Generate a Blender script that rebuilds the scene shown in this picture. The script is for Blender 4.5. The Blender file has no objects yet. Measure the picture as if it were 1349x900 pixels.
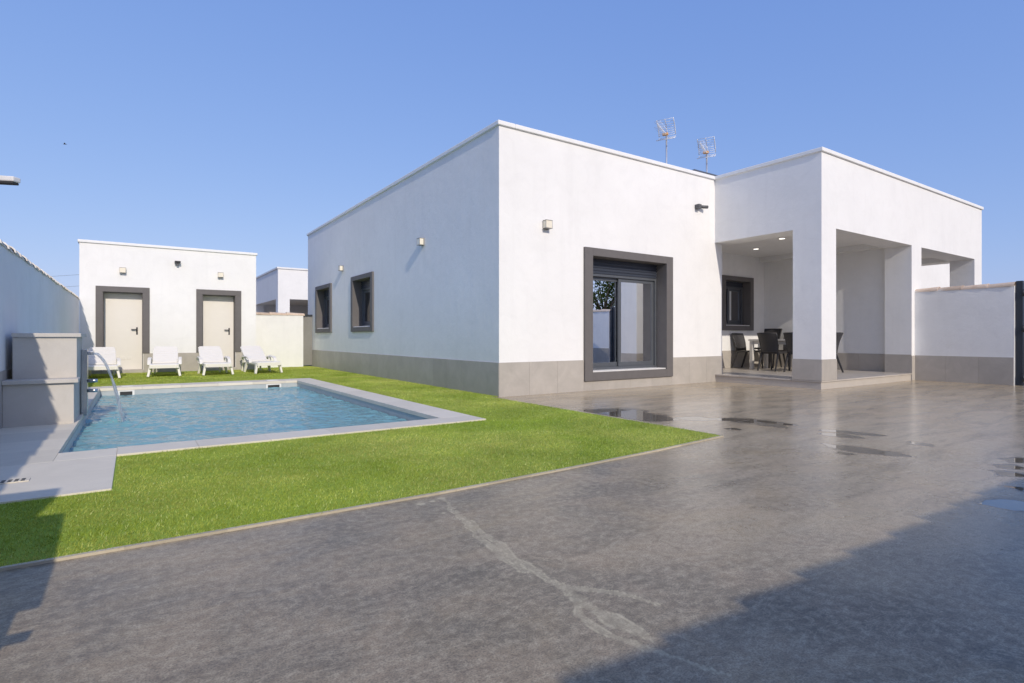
import bpy, bmesh, math, random
import numpy as np
from mathutils import Vector, Matrix
random.seed(7); rng = np.random.default_rng(11)
scene = bpy.context.scene
COL = scene.collection
R = math.radians

# ------------------------------------------------------------------ camera
YAW = 55.77
cam_d = bpy.data.cameras.new('camera'); cam = bpy.data.objects.new('camera', cam_d); COL.objects.link(cam)
cam.location = (0, 0, 0.95); cam.rotation_euler = (R(90), 0, R(YAW - 90))
cam_d.sensor_width = 36; cam_d.lens = 733.2 / 1349 * 36; cam_d.shift_y = -5.6 / 1349
cam_d.clip_start = 0.05; cam_d.clip_end = 5000
scene.camera = cam
# ------------------------------------------------------------------ world and sun
SUN = Vector((0.135, 1.0, -0.56)).normalized()           # the way the sunlight travels
w = bpy.data.worlds.new('World'); scene.world = w; w.use_nodes = True
nt = w.node_tree; nt.nodes.clear()
sky = nt.nodes.new('ShaderNodeTexSky'); sky.sky_type = 'NISHITA'; sky.sun_disc = False
sky.sun_elevation = math.asin(-SUN.z); sky.sun_rotation = math.atan2(-SUN.x, -SUN.y)
sky.altitude = 0; sky.air_density = 1.0; sky.dust_density = 1.0; sky.ozone_density = 2.0
bg = nt.nodes.new('ShaderNodeBackground'); bg.inputs[1].default_value = 0.134
wo = nt.nodes.new('ShaderNodeOutputWorld')
# a clear, evenly bright southern sky: the physical sky, softened channel by channel
sp_ = nt.nodes.new('ShaderNodeSeparateColor'); cb_ = nt.nodes.new('ShaderNodeCombineColor'); nt.links.new(sky.outputs[0], sp_.inputs[0])
for k, (pw, gain) in enumerate(((0.60, 0.97), (0.47, 1.345), (0.25, 2.92))):
    a = nt.nodes.new('ShaderNodeMath'); a.operation = 'POWER'; a.inputs[1].default_value = pw; nt.links.new(sp_.outputs[k], a.inputs[0])
    b = nt.nodes.new('ShaderNodeMath'); b.operation = 'MULTIPLY'; b.inputs[1].default_value = gain; nt.links.new(a.outputs[0], b.inputs[0]); nt.links.new(b.outputs[0], cb_.inputs[k])
nt.links.new(cb_.outputs[0], bg.inputs[0]); nt.links.new(bg.outputs[0], wo.inputs[0])
sd = bpy.data.lights.new('sun', 'SUN'); sun = bpy.data.objects.new('sun', sd); COL.objects.link(sun)
sd.energy = 2.1; sd.angle = R(0.5); sd.color = (1, 0.905, 0.78)
sun.rotation_euler = SUN.to_track_quat('-Z', 'Y').to_euler(); sun.location = (0, -20, 20)
scene.view_settings.view_transform = 'Standard'; scene.view_settings.look = 'None'
scene.view_settings.exposure = 0.48; scene.view_settings.gamma = 1.0
scene.view_settings.use_curve_mapping = False
scene.cycles.max_bounces = 10; scene.cycles.diffuse_bounces = 5; scene.cycles.transparent_max_bounces = 12

# ------------------------------------------------------------------ materials
class NT:
    def __init__(s, name):
        s.m = bpy.data.materials.new(name); s.m.use_nodes = True; s.t = s.m.node_tree; s.t.nodes.clear()
        s.out = s.n('ShaderNodeOutputMaterial'); s.tc = s.n('ShaderNodeTexCoord')
    def n(s, k, **kw):
        o = s.t.nodes.new(k)
        for a, b in kw.items(): setattr(o, a, b)
        return o
    def l(s, a, b): s.t.links.new(a, b)
    def noise(s, scale, detail=4, rough=0.55, dist=0, vec=None, stretch=None):
        o = s.n('ShaderNodeTexNoise'); o.inputs['Scale'].default_value = scale; o.inputs['Detail'].default_value = detail
        o.inputs['Roughness'].default_value = rough; o.inputs['Distortion'].default_value = dist
        v = vec or s.tc.outputs['Object']
        if stretch:
            mp = s.n('ShaderNodeMapping'); mp.inputs['Scale'].default_value = stretch[0]; mp.inputs['Rotation'].default_value = (0, 0, stretch[1])
            s.l(v, mp.inputs[0]); v = mp.outputs[0]
        s.l(v, o.inputs['Vector']); return o.outputs['Fac']
    def ramp(s, fac, stops):
        o = s.n('ShaderNodeValToRGB'); e = o.color_ramp.elements
        while len(e) < len(stops): e.new(0.5)
        for i, (p, c) in enumerate(stops):
            e[i].position = p; e[i].color = tuple(c) + (1,) if not isinstance(c, (int, float)) else (c, c, c, 1)
        s.l(fac, o.inputs[0]); return o.outputs[0]
    def mix(s, f, a, b, mode='MIX'):
        o = s.n('ShaderNodeMix', data_type='RGBA', blend_type=mode)
        for i, v in ((0, f), (6, a), (7, b)):
            if isinstance(v, (int, float)): o.inputs[i].default_value = v if i == 0 else (v, v, v, 1)
            elif isinstance(v, tuple): o.inputs[i].default_value = v + (1,)
            else: s.l(v, o.inputs[i])
        return o.outputs[2]
    def math(s, op, a, b=0.0, clamp=False):
        o = s.n('ShaderNodeMath', operation=op); o.use_clamp = clamp
        for i, v in ((0, a), (1, b)):
            if isinstance(v, (int, float)): o.inputs[i].default_value = v
            else: s.l(v, o.inputs[i])
        return o.outputs[0]
    def bsdf(s, col, rough=0.6, metal=0.0, spec=0.5, bump=None, bstr=0.2, bdist=0.01, **kw):
        p = s.n('ShaderNodeBsdfPrincipled')
        for k, v in (('Base Color', col), ('Roughness', rough), ('Metallic', metal), ('Specular IOR Level', spec)):
            if isinstance(v, (int, float)): p.inputs[k].default_value = v
            elif isinstance(v, tuple): p.inputs[k].default_value = v + (1,)
            else: s.l(v, p.inputs[k])
        for k, v in kw.items(): p.inputs[k.replace('_', ' ')].default_value = v
        if bump is not None:
            b = s.n('ShaderNodeBump'); b.inputs['Strength'].default_value = bstr; b.inputs['Distance'].default_value = bdist
            s.l(bump, b.inputs['Height']); s.l(b.outputs[0], p.inputs['Normal'])
        s.l(p.outputs[0], s.out.inputs[0]); s.p = p; return s.m

def plaster(name, c, var=0.03, rough=0.85):
    t = NT(name); a = t.noise(0.9, 5, 0.6); b = t.noise(35, 6, 0.7)
    sv = t.noise(1.0, 4, 0.6, 0.3, None, ((5, 5, 0.5), 0))
    col = t.mix(t.ramp(a, [(0.3, 0), (0.7, 1)]), tuple(x * (1 - var) for x in c), tuple(min(1, x * (1 + var)) for x in c))
    col = t.mix(t.math('MULTIPLY', t.ramp(sv, [(0.52, 0), (0.8, 1)]), 0.32), col, tuple(x * 0.86 for x in c))
    pt = t.noise(2.6, 7, 0.7, 1.0); col = t.mix(t.math('MULTIPLY', t.ramp(pt, [(0.38, 1), (0.52, 0)]), 0.22), col, tuple(x * 0.88 for x in c))
    wv = t.math('ADD', t.noise(4.0, 4, 0.55), t.math('MULTIPLY', t.noise(13, 4, 0.6), 0.35))
    h = t.math('ADD', t.math('MULTIPLY', b, 0.25), wv)
    return t.bsdf(col, rough, bump=h, bstr=0.30, bdist=0.02)

def stone(name, c1, c2, rough=0.45, sc=3.0):
    t = NT(name); a = t.noise(sc, 7, 0.65, 0.6); b = t.noise(90, 3, 0.6)
    col = t.mix(t.ramp(a, [(0.3, 0), (0.72, 1)]), c1, c2)
    col = t.mix(0.25, col, t.mix(b, tuple(x * 0.7 for x in c1), c2))
    at = t.n('ShaderNodeAttribute', attribute_name='tone')
    col = t.mix(1.0, col, at.outputs['Color'], 'MULTIPLY')
    return t.bsdf(col, rough, spec=0.3, bump=b, bstr=0.08, bdist=0.004)

def plain(name, c, rough=0.5, metal=0.0, var=0.12, sc=8, bstr=0.0, bsc=60, **kw):
    t = NT(name); a = t.noise(sc, 4, 0.6)
    col = t.mix(a, tuple(x * (1 - var) for x in c), tuple(min(1, x * (1 + var)) for x in c))
    if bstr: return t.bsdf(col, rough, metal, bump=t.noise(bsc, 3), bstr=bstr, bdist=0.004, **kw)
    return t.bsdf(col, rough, metal, **kw)

M = {}
M['white'] = plaster('white_plaster', (0.82, 0.815, 0.80))
M['wallwhite'] = plaster('wall_plaster', (0.82, 0.815, 0.80), 0.05)
M['cornice'] = plaster('cornice_paint', (0.82, 0.82, 0.81), 0.02)
M['plinth'] = stone('plinth_tile', (0.40, 0.37, 0.33), (0.52, 0.48, 0.43), 0.42)
M['coping'] = stone('coping_stone', (0.70, 0.635, 0.52), (0.80, 0.73, 0.60), 0.75)
M['block'] = stone('fountain_stone', (0.52, 0.485, 0.435), (0.63, 0.59, 0.535), 0.6)
M['floor'] = stone('porch_floor_tile', (0.50, 0.455, 0.40), (0.58, 0.53, 0.47), 0.28)
M['surround'] = plain('grey_surround', (0.135, 0.125, 0.122), 0.7, bstr=0.1)
M['sill'] = plain('white_sill', (0.72, 0.70, 0.67), 0.4)
M['alu'] = plain('grey_aluminium', (0.12, 0.13, 0.145), 0.35, 0.3)
M['shutter'] = plain('shutter_slats', (0.035, 0.042, 0.06), 0.45)
M['door'] = plain('cream_door', (0.77, 0.735, 0.67), 0.45, var=0.03)
M['black'] = plain('black_metal', (0.02, 0.02, 0.022), 0.4)
M['steel'] = plain('brushed_steel', (0.55, 0.56, 0.57), 0.25, 1.0)
M['galv'] = plain('galvanised_mast', (0.62, 0.63, 0.65), 0.4, 0.6)
M['gridwhite'] = plain('antenna_rods', (0.8, 0.8, 0.8), 0.4, 0.3)
M['orange'] = plain('orange_plastic', (0.72, 0.36, 0.10), 0.5)
M['resin'] = plain('white_resin', (0.80, 0.77, 0.71), 0.38, var=0.03)
M['gate'] = plain('anthracite_gate', (0.025, 0.03, 0.04), 0.42)
M['lampglass'] = plain('lamp_glass', (0.82, 0.76, 0.62), 0.25, var=0.08, sc=25)
M['lampmetal'] = plain('lamp_metal', (0.30, 0.29, 0.27), 0.4, 0.5)
M['greycam'] = plain('grey_fixture', (0.10, 0.10, 0.105), 0.5)
M['table'] = plain('pale_table', (0.62, 0.60, 0.56), 0.35)
M['inside'] = plain('interior_wall', (0.35, 0.34, 0.33), 0.8)
M['curtain'] = plain('interior_dark', (0.05, 0.05, 0.06), 0.8)
M['skimmer'] = plain('white_skimmer', (0.75, 0.74, 0.70), 0.4)
M['dark'] = plain('dark_recess', (0.03, 0.03, 0.03), 0.7)
M['bark'] = plain('bark', (0.12, 0.09, 0.06), 0.9, bstr=0.5)
M['roof'] = plain('roof_slab', (0.35, 0.34, 0.33), 0.8)
M['panel'] = plain('dark_panel', (0.03, 0.035, 0.05), 0.25)
t = NT('clay_tile'); a = t.noise(6, 5, 0.65); at = t.n('ShaderNodeAttribute', attribute_name='tone')
col = t.mix(t.ramp(a, [(0.3, 0), (0.7, 1)]), (0.56, 0.42, 0.31), (0.74, 0.61, 0.49)); col = t.mix(1.0, col, at.outputs['Color'], 'MULTIPLY')
M['tile'] = t.bsdf(col, 0.8, bump=t.noise(40, 4), bstr=0.2)
t = NT('pale_tile'); a = t.noise(9, 5, 0.65)
M['tilepale'] = t.bsdf(t.mix(t.ramp(a, [(0.35, 0), (0.65, 1)]), (0.58, 0.50, 0.42), (0.80, 0.77, 0.72)), 0.8, bump=t.noise(40, 4), bstr=0.2)
t = NT('woven_resin'); wv = t.n('ShaderNodeTexChecker'); wv.inputs['Scale'].default_value = 110; t.l(t.tc.outputs['Object'], wv.inputs['Vector'])
M['rattan'] = t.bsdf(t.mix(wv.outputs['Fac'], (0.028, 0.027, 0.03), (0.05, 0.048, 0.05)), 0.42, bump=wv.outputs['Fac'], bstr=0.3, bdist=0.002)
# window glass: thin, clear and reflecting
t = NT('window_glass'); gl = t.n('ShaderNodeBsdfGlossy'); gl.inputs['Roughness'].default_value = 0.0; gl.inputs['Color'].default_value = (0.95, 0.97, 1, 1)
tr = t.n('ShaderNodeBsdfTransparent'); tr.inputs['Color'].default_value = (0.45, 0.47, 0.48, 1)
fr = t.n('ShaderNodeFresnel'); fr.inputs['IOR'].default_value = 1.9
mx = t.n('ShaderNodeMixShader'); t.l(t.math('ADD', fr.outputs[0], 0.22, True), mx.inputs[0]); t.l(tr.outputs[0], mx.inputs[1]); t.l(gl.outputs[0], mx.inputs[2]); t.l(mx.outputs[0], t.out.inputs[0])
M['glass'] = t.m
# concrete paving: mottled, patchily polished, puddles (wet) and a pale mended crack (vein)
t = NT('polished_concrete')
big = t.noise(0.42, 5, 0.6, 0.5); mid = t.noise(2.3, 8, 0.70, 0.9); fine = t.noise(24, 8, 0.78, 0.3); grain = t.noise(150, 4, 0.75); blot = t.noise(0.85, 6, 0.62, 1.2)
st = t.noise(1.6, 7, 0.68, 0.8, None, ((0.5, 2.4, 1), R(33)))
wsp = t.noise(3.4, 6, 0.6, 2.6, None, ((0.7, 1.6, 1), R(20)))
wisp = t.ramp(t.math('ABSOLUTE', t.math('SUBTRACT', wsp, 0.5)), [(0.0, 1), (0.022, 0)])
c = t.mix(t.ramp(big, [(0.38, 0), (0.60, 1)]), (0.165, 0.152, 0.137), (0.40, 0.335, 0.26))
sx = t.n('ShaderNodeSeparateXYZ'); t.l(t.tc.outputs['Object'], sx.inputs[0])          # the yard colour gets paler towards the house
xfade = t.math('ADD', t.math('MULTIPLY', sx.outputs[0], 0.11), t.math('MULTIPLY', big, 0.5))
c = t.mix(t.ramp(xfade, [(0.40, 0), (0.95, 1)]), c, (0.52, 0.445, 0.36))
c = t.mix(t.math('MULTIPLY', t.ramp(blot, [(0.45, 0), (0.60, 1)]), 0.55), c, (0.43, 0.335, 0.23))
c = t.mix(t.math('MULTIPLY', t.ramp(mid, [(0.42, 0), (0.66, 1)]), 0.42), c, (0.54, 0.435, 0.355))
c = t.mix(t.math('MULTIPLY', t.ramp(st, [(0.38, 1), (0.54, 0)]), 0.45), c, (0.15, 0.135, 0.12))
c = t.mix(t.math('MULTIPLY', t.ramp(fine, [(0.47, 0), (0.62, 1)]), 0.42), c, (0.62, 0.55, 0.46))
c = t.mix(t.math('MULTIPLY', t.ramp(fine, [(0.36, 1), (0.46, 0)]), 0.32), c, (0.10, 0.08, 0.075))
c = t.mix(t.math('MULTIPLY', wisp, 0.34), c, (0.60, 0.54, 0.46))
c = t.mix(t.math('MULTIPLY', t.ramp(grain, [(0.36, 1), (0.55, 0)]), 0.6), c, (0.08, 0.074, 0.07))
vein = t.n('ShaderNodeAttribute', attribute_name='vein'); wet = t.n('ShaderNodeAttribute', attribute_name='wet')
vf = t.ramp(vein.outputs['Fac'], [(0.13, 0), (0.7, 0.6)])
c = t.mix(vf, c, t.mix(fine, (0.46, 0.42, 0.33), (0.80, 0.735, 0.60)))
c = t.mix(1.0, c, (1.03, 0.985, 0.82), 'MULTIPLY')
wf = t.ramp(wet.outputs['Fac'], [(0.44, 0), (0.54, 1)])
damp = t.ramp(t.math('ADD', wet.outputs['Fac'], t.math('MULTIPLY', t.math('SUBTRACT', mid, 0.5), t.math('MULTIPLY', wet.outputs['Fac'], 1.5))), [(0.08, 0), (0.5, 1)])
c = t.mix(damp, c, t.mix(1.0, c, (0.42, 0.42, 0.42), 'MULTIPLY'))
rg = t.ramp(t.math('ADD', t.math('MULTIPLY', mid, 0.6), t.math('MULTIPLY', st, 0.4)), [(0.35, 0.27), (0.68, 0.48)])
rg = t.math('MULTIPLY', rg, t.math('SUBTRACT', 1.0, t.math('MULTIPLY', t.ramp(xfade, [(0.45, 0), (0.9, 1)]), 0.42))); rg = t.mix(vf, rg, 0.6); rg = t.mix(t.math('MULTIPLY', damp, 0.6), rg, 0.15); rg = t.mix(wf, rg, 0.015)
sp = t.mix(t.ramp(xfade, [(0.45, 0), (0.95, 1)]), 0.16, 0.40); sp = t.mix(wf, sp, 1.0)
hb = t.math('ADD', t.math('MULTIPLY', fine, 0.6), t.math('MULTIPLY', grain, 0.3)); hb = t.math('MULTIPLY', hb, t.math('SUBTRACT', 1.0, wf))
M['concrete'] = t.bsdf(c, rg, spec=sp, bump=hb, bstr=0.16, bdist=0.004)
M['kerb'] = stone('grass_edging', (0.50, 0.44, 0.32), (0.60, 0.53, 0.40), 0.8, 8)
M['earth'] = plain('earth', (0.22, 0.18, 0.13), 0.95, var=0.3, sc=0.6)
M['turfbase'] = plain('turf_base', (0.28, 0.38, 0.04), 0.95, var=0.3, sc=20)
t = NT('turf_blades'); a = t.noise(0.7, 6, 0.68, 0.6); b = t.noise(60, 2); at = t.n('ShaderNodeAttribute', attribute_name='tone')
c = t.mix(t.ramp(a, [(0.36, 0), (0.64, 1)]), (0.36, 0.46, 0.05), (0.70, 0.68, 0.19))  # noise patches: tone variation, with the turf's pale sheen painted in
c = t.mix(t.math('MULTIPLY', b, 0.5), c, (0.34, 0.48, 0.04)); c = t.mix(1.0, c, at.outputs['Color'], 'MULTIPLY')
df = t.n('ShaderNodeBsdfDiffuse'); tl = t.n('ShaderNodeBsdfTranslucent'); gs = t.n('ShaderNodeBsdfGlossy'); gs.inputs['Roughness'].default_value = 0.45
t.l(c, df.inputs[0]); t.l(c, tl.inputs[0]); m1 = t.n('ShaderNodeMixShader'); m1.inputs[0].default_value = 0.35
m2 = t.n('ShaderNodeMixShader'); m2.inputs[0].default_value = 0.06
t.l(df.outputs[0], m1.inputs[1]); t.l(tl.outputs[0], m1.inputs[2]); t.l(m1.outputs[0], m2.inputs[1]); t.l(gs.outputs[0], m2.inputs[2]); t.l(m2.outputs[0], t.out.inputs[0])
M['blades'] = t.m
t = NT('tree_leaves'); a = t.noise(1.5, 3); c = t.mix(a, (0.035, 0.06, 0.015), (0.10, 0.13, 0.035))
df = t.n('ShaderNodeBsdfDiffuse'); tl = t.n('ShaderNodeBsdfTranslucent'); t.l(c, df.inputs[0]); t.l(c, tl.inputs[0])
m1 = t.n('ShaderNodeMixShader'); m1.inputs[0].default_value = 0.3; t.l(df.outputs[0], m1.inputs[1]); t.l(tl.outputs[0], m1.inputs[2]); t.l(m1.outputs[0], t.out.inputs[0])
M['leaves'] = t.m
# pool lining, small tiles
t = NT('pool_lining'); bk = t.n('ShaderNodeTexChecker'); a = t.noise(1.2, 4)
M['lining'] = t.bsdf(t.mix(a, (0.62, 0.78, 0.79), (0.70, 0.84, 0.84)), 0.4)
M['poolwall'] = stone('pool_wall_tile', (0.40, 0.44, 0.45), (0.50, 0.53, 0.53), 0.35, 6)
# pool water: clear tint + slight milkiness + mirror by angle
t = NT('pool_water')
wn = t.noise(11, 4, 0.65, 0.6); bp = t.n('ShaderNodeBump'); bp.inputs['Strength'].default_value = 0.4; bp.inputs['Distance'].default_value = 0.03; t.l(wn, bp.inputs['Height'])
gl = t.n('ShaderNodeBsdfGlossy'); gl.inputs['Roughness'].default_value = 0.01; t.l(bp.outputs[0], gl.inputs['Normal'])
tr = t.n('ShaderNodeBsdfTransparent'); tr.inputs['Color'].default_value = (0.62, 0.90, 0.92, 1)
df = t.n('ShaderNodeBsdfDiffuse'); df.inputs['Color'].default_value = (0.36, 0.74, 0.78, 1); t.l(bp.outputs[0], df.inputs['Normal'])
m0 = t.n('ShaderNodeMixShader'); m0.inputs[0].default_value = 0.5; t.l(tr.outputs[0], m0.inputs[1]); t.l(df.outputs[0], m0.inputs[2])
fr = t.n('ShaderNodeFresnel'); fr.inputs['IOR'].default_value = 1.40; t.l(bp.outputs[0], fr.inputs['Normal'])
m1 = t.n('ShaderNodeMixShader'); t.l(fr.outputs[0], m1.inputs[0]); t.l(m0.outputs[0], m1.inputs[1]); t.l(gl.outputs[0], m1.inputs[2]); t.l(m1.outputs[0], t.out.inputs[0])
M['water'] = t.m
t = NT('falling_water'); gl = t.n('ShaderNodeBsdfGlossy'); gl.inputs['Roughness'].default_value = 0.15
tr = t.n('ShaderNodeBsdfTransparent'); df = t.n('ShaderNodeBsdfDiffuse'); df.inputs['Color'].default_value = (0.9, 0.92, 0.93, 1); tl = t.n('ShaderNodeBsdfTranslucent'); tl.inputs['Color'].default_value = (0.9, 0.92, 0.93, 1)
md = t.n('ShaderNodeMixShader'); md.inputs[0].default_value = 0.5; t.l(df.outputs[0], md.inputs[1]); t.l(tl.outputs[0], md.inputs[2])
m0 = t.n('ShaderNodeMixShader'); t.l(t.ramp(t.noise(42, 3, 0.6, 0, None, ((1, 1, 0.12), 0)), [(0.36, 0.12), (0.6, 0.72)]), m0.inputs[0]); t.l(tr.outputs[0], m0.inputs[1]); t.l(md.outputs[0], m0.inputs[2])
m1 = t.n('ShaderNodeMixShader'); m1.inputs[0].default_value = 0.12; t.l(m0.outputs[0], m1.inputs[1]); t.l(gl.outputs[0], m1.inputs[2]); t.l(m1.outputs[0], t.out.inputs[0])
M['jet'] = t.m
t = NT('downlight_glow'); e = t.n('ShaderNodeEmission'); e.inputs[0].default_value = (1, 0.95, 0.85, 1); e.inputs[1].default_value = 1.6; t.l(e.outputs[0], t.out.inputs[0])
M['glow'] = t.m

# ------------------------------------------------------------------ builders
class MB:
    def __init__(s): s.v = []; s.f = []; s.tone = []; s.k = 1.0; s.smooth = []
    def add(s, vs, fs, smooth=False):
        b = len(s.v); s.v += [tuple(p) for p in vs]
        for f in fs: s.f.append([b + i for i in f]); s.tone.append(s.k); s.smooth.append(smooth)
        return s
    def box(s, x0, x1, y0, y1, z0, z1):
        return s.add([(x0,y0,z0),(x1,y0,z0),(x1,y1,z0),(x0,y1,z0),(x0,y0,z1),(x1,y0,z1),(x1,y1,z1),(x0,y1,z1)],
                     [(0,3,2,1),(4,5,6,7),(0,1,5,4),(1,2,6,5),(2,3,7,6),(3,0,4,7)])
    def hexa(s, lo, hi):                       # two quads, lower and upper
        return s.add(list(lo) + list(hi), [(0,3,2,1),(4,5,6,7),(0,1,5,4),(1,2,6,5),(2,3,7,6),(3,0,4,7)])
    def bar(s, a, b, w, h, w2=None, h2=None):
        a = Vector(a); b = Vector(b); d = (b - a).normalized(); up = Vector((0,0,1)) if abs(d.z) < 0.95 else Vector((0,1,0))
        x = d.cross(up).normalized(); y = x.cross(d); w2 = w2 or w; h2 = h2 or h
        q = lambda p, w, h: [p - x*w/2 - y*h/2, p + x*w/2 - y*h/2, p + x*w/2 + y*h/2, p - x*w/2 + y*h/2]
        return s.add(q(a, w, h) + q(b, w2, h2), [(0,1,2,3),(7,6,5,4),(4,5,1,0),(5,6,2,1),(6,7,3,2),(7,4,0,3)])
    def tube(s, pts, r, n=10, cap=True):
        pts = [Vector(p) for p in pts]; rr = r if isinstance(r, (list, tuple)) else [r] * len(pts); rings = []
        for i, p in enumerate(pts):
            d = (pts[min(i+1, len(pts)-1)] - pts[max(i-1, 0)]).normalized(); up = Vector((0,0,1)) if abs(d.z) < 0.9 else Vector((1,0,0))
            x = d.cross(up).normalized(); y = x.cross(d)
            rings.append([p + (x*math.cos(2*math.pi*k/n) + y*math.sin(2*math.pi*k/n)) * rr[i] for k in range(n)])
        vs = [q for g in rings for q in g]; fs = []
        for i in range(len(pts)-1):
            for k in range(n): fs.append((i*n+k, i*n+(k+1)%n, (i+1)*n+(k+1)%n, (i+1)*n+k))
        if cap: fs += [tuple(range(n-1, -1, -1)), tuple((len(pts)-1)*n + k for k in range(n))]
        return s.add(vs, fs, True)
    def build(s, name, mat, parent=None, bevel=0.0, loc=None, xf=None):
        me = bpy.data.meshes.new(name)
        off = Vector(parent_world(parent)) if parent else Vector(loc or (0,0,0))
        vs = [Vector(p) for p in s.v]
        if xf: vs = [xf @ p for p in vs]; off = Vector((0,0,0))
        me.from_pydata([tuple(p - off) for p in vs], [], s.f); me.update()
        ca = me.attributes.new('tone', 'FLOAT_COLOR', 'FACE')
        ca.data.foreach_set('color', np.repeat(np.array(s.tone, dtype=np.float32), 4))
        me.polygons.foreach_set('use_smooth', s.smooth)
        me.materials.append(mat if not isinstance(mat, str) else M[mat])
        o = bpy.data.objects.new(name, me); COL.objects.link(o)
        if parent: o.parent = parent
        elif loc: o.location = loc
        if bevel:
            b = o.modifiers.new('bevel', 'BEVEL'); b.width = bevel; b.segments = 2; b.limit_method = 'ANGLE'; b.angle_limit = R(40)
        return o
def parent_world(p):
    v = Vector((0,0,0))
    while p is not None: v += p.location; p = p.parent
    return v
def tag(o, label, cat, group=None):
    o['label'] = label; o['category'] = cat
    if group: o['group'] = group
    return o
def struct(o, kind='structure'): o['kind'] = kind; return o
def thing(name, loc, label, cat, group=None):
    o = bpy.data.objects.new(name, None); COL.objects.link(o); o.location = loc; o.empty_display_size = 0.1
    return tag(o, label, cat, group)
def copy_tree(o, parent=None):
    c = o.copy(); COL.objects.link(c); c.parent = parent
    for ch in list(o.children): copy_tree(ch, c)
    return c
a_ = R(YAW); FW = np.array([math.cos(a_), math.sin(a_)]); RT = np.array([math.sin(a_), -math.cos(a_)])
def gnd(u, v, z=0.0):                          # survey helper: a spot on the ground read off the photograph
    d = 733.2 * (0.95 - z) / (v - 444.4); p = d * (FW + (u - 674.5) / 733.2 * RT); return float(p[0]), float(p[1])

# ------------------------------------------------------------------ ground, yard
WB = -1.13                                     # inner face of the left boundary wall
PX0, PX1, PY0, PY1 = -0.50, 2.92, 5.76, 12.55  # pool water
def sheet(rects, name, mat, z):
    m = MB()
    for x0, x1, y0, y1 in rects: m.add([(x0,y0,z),(x1,y0,z),(x1,y1,z),(x0,y1,z)], [(0,1,2,3)])
    return struct(m.build(name, mat))
B = 2500
sheet([(-B, PX0-.3, -B, B), (PX1+.3, B, -B, B), (PX0-.3, PX1+.3, -B, PY0-.3), (PX0-.3, PX1+.3, PY1+.3, B)], 'ground', 'earth', -0.03)

def grid_np(x0, x1, y0, y1, st):
    nx = max(1, int(round((x1-x0)/st))); ny = max(1, int(round((y1-y0)/st)))
    X, Y = np.meshgrid(np.linspace(x0, x1, nx+1), np.linspace(y0, y1, ny+1)); P = np.stack([X.ravel(), Y.ravel()], 1)
    i = np.arange(nx*ny); r = i // nx; q = i % nx; a = r*(nx+1)+q
    return P, np.stack([a, a+1, a+nx+2, a+nx+1], 1)
def vnoise(P, s, seed):
    g = np.random.default_rng(seed).random((256, 256)); q = P * s + 1000.0; i = np.floor(q).astype(int); f = q - i; f = f*f*(3-2*f)
    A = lambda dx, dy: g[(i[:,0]+dx) % 256, (i[:,1]+dy) % 256]
    return (A(0,0)*(1-f[:,0])+A(1,0)*f[:,0])*(1-f[:,1]) + (A(0,1)*(1-f[:,0])+A(1,1)*f[:,0])*f[:,1]
def fbm(P, s, seed, o=4): return sum(vnoise(P, s*2**k, seed+k) * 0.5**k for k in range(o)) / sum(0.5**k for k in range(o))
def seg_dist(P, pts):
    best = np.full(len(P), 9.0); tt = np.zeros(len(P)); n = len(pts)-1
    for k in range(n):
        a = np.array(pts[k]); b = np.array(pts[k+1]); ab = b-a; t_ = np.clip(((P-a)@ab)/(ab@ab), 0, 1)
        d = np.linalg.norm(P - (a + t_[:,None]*ab), axis=1); m = d < best; best[m] = d[m]; tt[m] = (k + t_[m]) / n
    return best, tt
VA = (0.9, 2.1, 0.7, 3.30); VB = (4.74, 7.2, 0.6, 6.2)
yard = [(*VA, 0.008), (*VB, 0.022),
        (WB-.0, 0.9, -2.5, 3.30, 9), (0.9, 2.1, -2.5, 0.7, 9), (2.1, 3.7, -2.5, 3.30, 9), (3.7, 4.74, -2.5, .6, 9), (3.7, 4.74, 1.7, 3.30, 9), (3.7, 4.74, .6, 1.7, .022), (4.74, 7.2, -2.5, 0.6, 9),
        (4.74, 4.81, 6.2, 7.5, 9), (4.81, 7.2, 6.2, 7.5, 9), (7.2, 14.5, -2.5, 8.8, 9), (3.0, 4.74, 3.30, 7.5, 9)]
Pv = []; Fv = []; nb = 0
for x0, x1, y0, y1, st in yard:
    P, F = grid_np(x0, x1, y0, y1, st); Pv.append(P); Fv.append(F + nb); nb += len(P)
P = np.concatenate(Pv); F = np.concatenate(Fv)
vein = np.zeros(len(P)); wet = np.zeros(len(P))
jit = np.stack([fbm(P, 7, 3) - .5, fbm(P, 7, 30) - .5], 1) * 0.10
def veinpath(px, w0, w1, inner=0.40):
    d, tt = seg_dist(P + jit, [gnd(*p) for p in px]); wdt = w0 + (w1 - w0) * np.sin(math.pi * tt) + 1e-4
    wdt = 0.76 * wdt * (0.35 + 1.4 * fbm(P, 11, 77)); e = np.clip(1.5 - d / wdt, 0, 1)
    rim = np.clip(1 - np.abs(d / wdt - 0.85) / 0.30, 0, 1) * np.clip(3.4 * fbm(P, 16, 91) - 0.7, 0, 1)
    return np.maximum(e * inner, rim * 0.95 * (d < wdt * 1.3))
for px, a, b in [([(585,658),(610,680),(650,708),(680,738),(712,755),(745,772),(800,779),(866,796)], 0.010, 0.032),
                 ([(735,768),(765,790),(800,815),(830,832),(856,846)], 0.012, 0.055),
                 ([(750,780),(760,812),(795,838),(845,858),(890,868),(960,898)], 0.008, 0.022),
                 ([(600,672),(640,715),(690,752),(720,760)], 0.006, 0.03)]:
    vein = np.maximum(vein, veinpath(px, a, b))
for u, v, r in [(556, 664, .018), (569, 661, .014), (583, 657, .02), (585, 676, .012)]:
    c = np.array(gnd(u, v)); vein = np.maximum(vein, np.clip(1.6 - np.linalg.norm(P + jit * .4 - c, axis=1) / r, 0, 1))
vein *= (P[:,0] < 2.15)

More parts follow.
